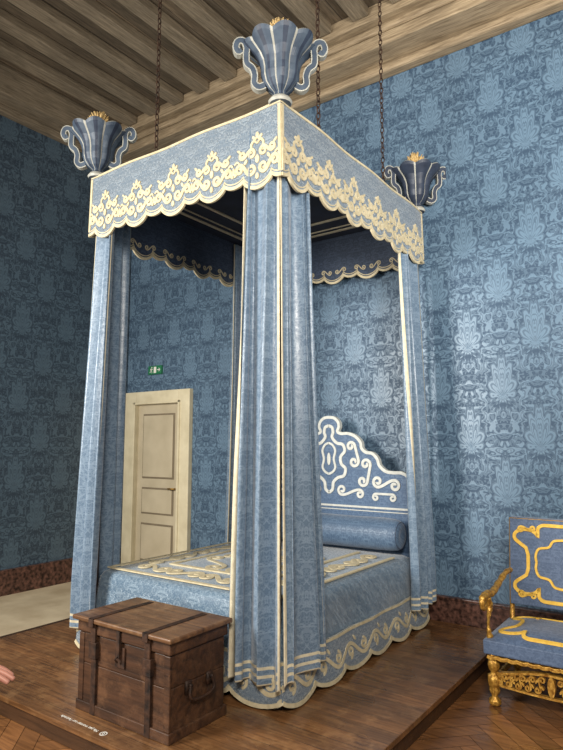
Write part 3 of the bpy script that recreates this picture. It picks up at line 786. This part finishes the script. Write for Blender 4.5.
mb.quadgrid(cushion(AX0+0.004,AX1-0.004,AYF+0.004,AYB-0.034,SZ1-0.001,0.055))
seat=mb.build('seat',m_chairf,ac,smooth=False,bevel=0.008)
mb=MB()
fz=lambda x,y: SZ1+0.003+0.055*(1-abs(2*(x-AX0)/(AX1-AX0)-1)**4)*(1-abs(2*(y-AYF)/(AYB-AYF-0.03)-1)**4)
mpx=lambda x,y,d_: Vector((x,y,fz(x,y)+d_))
sxm=(AX0+AX1)/2; sym=(AYF+AYB)/2-0.02
def cartouche(w,h):
    q=[(0,h),(w*0.36,h)]
    for i in range(1,7): a=pi/2*i/6; q.append((w*0.36+w*0.14*math.sin(a),h-h*0.14*(1-math.cos(a))))
    q.append((w*0.5,h*0.78))
    for i in range(0,13): a=pi-(pi*1.25)*i/12; q.append((w*0.74+w*0.24*math.cos(a),h*0.66+h*0.2*math.sin(a)))
    q+= [(w*0.74,h*0.36),(w*0.7,h*0.18),(w*0.7,0)]
    return q
for sg in (-1,1):
    for sh_ in (-1,1):
        mb.ribbon([(sxm+sg*x,sym+sh_*y) for x,y in cartouche(0.3,0.23)],0.02,mpx,0.008)
mb.build('braid',m_goldbraid,seat)
tl=0.12
mpb=lambda x,z,d_: Vector((sxm+x,AYB-0.06+(z-0.42)*tl-d_,z))
hw=(AX1-AX0)/2-0.02
ZK0,ZK1=0.47,1.02
bk=MB().extrude_poly([(-hw,ZK0),(hw,ZK0),(hw,ZK1),(-hw,ZK1)],mpb,-0.03,0.03).build('backrest',m_chairf,ac,bevel=0.008)
mb=MB(); zm=(ZK0+ZK1)/2
for sg in (-1,1):
    for sh_ in (-1,1):
        mb.ribbon([(sg*x,zm+sh_*y) for x,y in cartouche(0.31,0.235)],0.021,mpb,0.01,0,0.034)
        mb.ribbon([(sg*x,zm+sh_*y) for x,y in vscroll((0.19,0.21),0.018,(0.26,0.2),0.02,1,-1)],0.011,mpb,0.01,0,0.034)
        mb.ribbon([(sg*x,zm+sh_*y) for x,y in smoothpts([(0,0.15),(0.06,0.14),(0.09,0.1),(0.15,0.085),(0.17,0.04),(0.165,0)],5)],0.014,mpb,0.011,0,0.034)
mb.build('braid',m_goldbraid,bk)
mb=MB()
mb.ribbon([(-hw+0.006,ZK0),(-hw+0.006,ZK1-0.006),(hw-0.006,ZK1-0.006),(hw-0.006,ZK0)],0.005,mpb,0.004,0,0.031)
mb.build('back_edging',m_brass,bk)
for sg in (-1,1):
    MB().tube([mpb(sg*(hw-0.01),0.25,0),mpb(sg*(hw-0.01),0.5,0)],0.016,0,8).build('back_stile',m_gold,ac,smooth=True)
    xa=sxm+sg*(hw-0.01)
    yb=AYB-0.06+(0.66-0.42)*tl
    P=smoothpts([(xa,yb-0.02,0.68),(xa+sg*0.01,yb-0.12,0.675),(xa+sg*0.02,yb-0.25,0.63),(xa+sg*0.02,yb-0.38,0.6),(xa+sg*0.02,yb-0.48,0.61),(xa+sg*0.02,yb-0.56,0.605),(xa+sg*0.02,yb-0.585,0.57),(xa+sg*0.02,yb-0.555,0.54),(xa+sg*0.02,yb-0.52,0.56)],8)
    n=len(P); R_=[(0.014+0.008*math.sin(pi*i/n) if i<n*0.7 else 0.016-0.006*(i/n-0.7)/0.3)*(1+0.12*math.sin(i*1.25)) for i in range(n)]
    MB().tube(P,R_,0,10).build('arm',m_gold,ac,smooth=True)
    P=smoothpts([(xa+sg*0.02,yb-0.47,0.59),(xa+sg*0.025,yb-0.43,0.53),(xa+sg*0.02,yb-0.47,0.48),(xa+sg*0.005,yb-0.53,0.43),(xa,yb-0.52,0.37),(xa,yb-0.5,0.33)],8)
    n=len(P); R_=[(0.014+0.006*math.sin(3*pi*i/n))*(1+0.12*math.sin(i*1.3)) for i in range(n)]
    MB().tube(P,R_,0,10).build('arm_support',m_gold,ac,smooth=True)

# ------------------------------------------------------------------ floor lettering
tx=thing('floor_lettering',(-2.64,2.0,PZ),'small white visitor notice printed on the platform edge','sign')
W2=Matrix.Translation((-2.665,1.985,PZ+0.001))@Matrix.Rotation(pi,4,'Z')
textmesh('lettering','Ne pas monter sur l\'estrade',0.026,m_wt,tx,W2)
mp=lambda x,y,d_: Vector((-2.475+x,1.985+y,PZ+0.001+d_))
mb=MB(); mb.ribbon([(0.017*math.cos(2*pi*i/20),0.017*math.sin(2*pi*i/20)) for i in range(20)],0.005,mp,0.001,closed=True); mb.ribbon([(-0.012,0.012),(0.012,-0.012)],0.004,mp,0.001); mb.blob(0,0,0.006,0.009,mp,0.001)
mb.build('pictogram',m_wt,tx)

# ------------------------------------------------------------------ visitor (fingertips reach into the frame)
rx=Vector((0.813,0.582,0)); fx_=Vector((-0.582,0.813,0)); uz=Vector((0,0,1))
tip=Vector((-1.565,0.951,0.88))
wr=tip-rx*0.175+uz*0.015; el=wr-rx*0.22-fx_*0.03+uz*0.05; sh=el-rx*0.13-fx_*0.02+uz*0.27
foot=Vector((sh.x,sh.y,0))-fx_*0.19-rx*0.02
ps=thing('person',(foot.x,foot.y,0),'person in a dark top and trousers, one hand reaching forward','person')
def skinned(name,verts,edges,rad,mat,parent,root=0,lv=2):
    me=bpy.data.meshes.new(name); O=Vector(parent['org'])
    me.from_pydata([tuple(Vector(v)-O) for v in verts],edges,[])
    ob=bpy.data.objects.new(name,me); COL.objects.link(ob); ob.parent=parent
    me.materials.append(mat)
    md=ob.modifiers.new('skin','SKIN'); md.use_smooth_shade=True
    for i,r in enumerate(rad):
        sv=me.skin_vertices[0].data[i]; sv.radius=(r,r) if not isinstance(r,tuple) else r; sv.use_root=(i==root)
    sb=ob.modifiers.new('sub','SUBSURF'); sb.levels=lv; sb.render_levels=lv
    return ob
pel=foot+uz*0.9; V=[pel,foot+uz*1.12,foot+uz*1.33,foot+uz*1.44,foot+uz*1.52+rx*0.01,foot+uz*1.6+rx*0.015,foot+uz*1.66]
Rr=[(0.13,0.1),(0.12,0.09),(0.14,0.1),0.055,0.075,0.085,0.06]; E=[(i,i+1) for i in range(6)]
def addc(frm,pts,rr):
    last=frm
    for p,r in zip(pts,rr):
        V.append(p); Rr.append(r); E.append((last,len(V)-1)); last=len(V)-1
    return last
w_i=addc(2,[sh,el,wr],[0.055,0.042,0.027])
palm=wr+rx*0.05; p_i=addc(w_i,[palm],[(0.038,0.016)])
sh2=foot-fx_*0.19+uz*1.36; e2=sh2-uz*0.28-rx*0.03; w2=e2-uz*0.25+rx*0.04
i2_=addc(2,[sh2,e2,w2,w2-uz*0.07],[0.055,0.042,0.027,(0.03,0.016)])
for sg in (-1,1):
    hp=foot+fx_*0.09*sg
    addc(0,[hp+uz*0.85,hp+uz*0.48+rx*0.02,hp+uz*0.09,hp+uz*0.04+rx*0.13],[0.085,0.06,0.038,0.032])
skinned('body',V,E,Rr,m_skin,ps)
fing=((-0.028,0.088,0.0),(-0.01,0.108,0.004),(0.01,0.112,0.004),(0.029,0.098,0.0))
for off,ln_,dz in fing:
    b0=palm+fx_*off+rx*0.012
    P=[b0,b0+rx*ln_*0.45+fx_*off*0.15+uz*0.004,b0+rx*ln_*0.75+fx_*off*0.2-uz*0.008,b0+rx*ln_+fx_*off*0.22-uz*0.024]
    skinned('finger',P,[(0,1),(1,2),(2,3)],[0.01,0.009,0.0085,0.007],m_skin,ps)
b0=wr+rx*0.015-fx_*0.02
skinned('thumb',[b0,b0+rx*0.03-fx_*0.028,b0+rx*0.065-fx_*0.036-uz*0.01],[(0,1),(1,2)],[0.012,0.0105,0.009],m_skin,ps)
skinned('top',[pel,foot+uz*1.12,foot+uz*1.33,foot+uz*1.4,sh,el,wr-rx*0.03,sh2,e2,w2],[(0,1),(1,2),(2,3),(2,4),(4,5),(5,6),(2,7),(7,8),(8,9)],[(0.15,0.12),(0.14,0.11),(0.16,0.12),0.07,0.07,0.055,0.042,0.07,0.055,0.042],m_cloth,ps)
hA=foot+fx_*0.09; hB=foot-fx_*0.09
skinned('trousers',[pel+uz*0.02,hA+uz*0.85,hA+uz*0.48+rx*0.02,hA+uz*0.1,hB+uz*0.85,hB+uz*0.48+rx*0.02,hB+uz*0.1],[(0,1),(1,2),(2,3),(0,4),(4,5),(5,6)],[(0.15,0.12),0.1,0.075,0.06,0.1,0.075,0.06],m_trous,ps)
for hp in (hA,hB):
    skinned('shoe',[hp+uz*0.05-rx*0.05,hp+uz*0.05+rx*0.06,hp+uz*0.04+rx*0.16],[(0,1),(1,2)],[0.045,0.047,0.036],m_hair,ps)
hd=foot+uz*1.6+rx*0.015
mb=MB(); P=[]
for i in range(17):
    row=[]
    for j in range(9):
        a=2*pi*i/16; e=pi/2*j/8*1.15
        row.append(hd-rx*0.02+uz*0.03+(rx*math.cos(a)*0.105+fx_*math.sin(a)*0.095)*math.sin(e)*1.0+uz*math.cos(e)*0.115)
    P.append(row)
mb.quadgrid(P); mb.build('hair',m_hair,ps,smooth=True)
MB().lathe(tuple(hd+rx*0.088-uz*0.03),[(0.012,0),(0.01,0.02),(0.004,0.04)],8).build('nose',m_skin,ps,smooth=True)
for sg in (-1,1):
    MB().lathe(tuple(hd+rx*0.088+fx_*0.03*sg-uz*0.002),[(0.004,-0.008),(0.011,-0.004),(0.013,0),(0.011,0.004),(0.004,0.008)],10).build('eye',m_wt,ps,smooth=True)
    MB().lathe(tuple(hd+fx_*0.088*sg-uz*0.02),[(0.006,-0.03),(0.016,-0.015),(0.02,0.01),(0.014,0.03),(0.004,0.034)],10).build('ear',m_skin,ps,smooth=True)
MB().tube([hd+rx*0.09-uz*0.06-fx_*0.025,hd+rx*0.1-uz*0.058,hd+rx*0.09-uz*0.06+fx_*0.025],[0.004,0.007,0.004]).build('mouth',plain('lips',srgb(150,84,80),0.5),ps,smooth=True)

# ------------------------------------------------------------------ camera + light
cam=bpy.data.cameras.new('camera'); co=bpy.data.objects.new('camera',cam); COL.objects.link(co)
cam.sensor_width=36; cam.sensor_fit='AUTO'; cam.lens=597/750*36
co.location=(0,0,1.5); co.rotation_euler=(math.radians(96.7),0,math.radians(35.6)); cam.clip_start=0.05
scene.camera=co
w=bpy.data.worlds.new('world'); scene.world=w; w.use_nodes=True
w.node_tree.nodes['Background'].inputs[0].default_value=(1.0,0.94,0.86,1); w.node_tree.nodes['Background'].inputs[1].default_value=0.22
def area(name,loc,tgt,size,sy,power,col,spread=180):
    l=bpy.data.lights.new(name,'AREA'); l.shape='RECTANGLE'; l.size=size; l.size_y=sy; l.energy=power; l.color=col; l.spread=math.radians(spread)
    o=bpy.data.objects.new(name,l); COL.objects.link(o); o.location=loc
    o.rotation_euler=(Vector(tgt)-Vector(loc)).to_track_quat('-Z','Y').to_euler(); return o
area('window_light',(-4.0,-0.9,2.6),(-2.8,3.4,1.9),1.1,1.9,170,(1.0,0.96,0.89),135)
area('wall_washer',(1.2,1.0,2.6),(-0.5,4.78,3.6),1.2,1.2,100,(1.0,0.96,0.89),95)
area('room_light',(0.6,-0.9,3.4),(-2.2,3.5,0.8),1.1,1.1,100,(1.0,0.92,0.82),125)
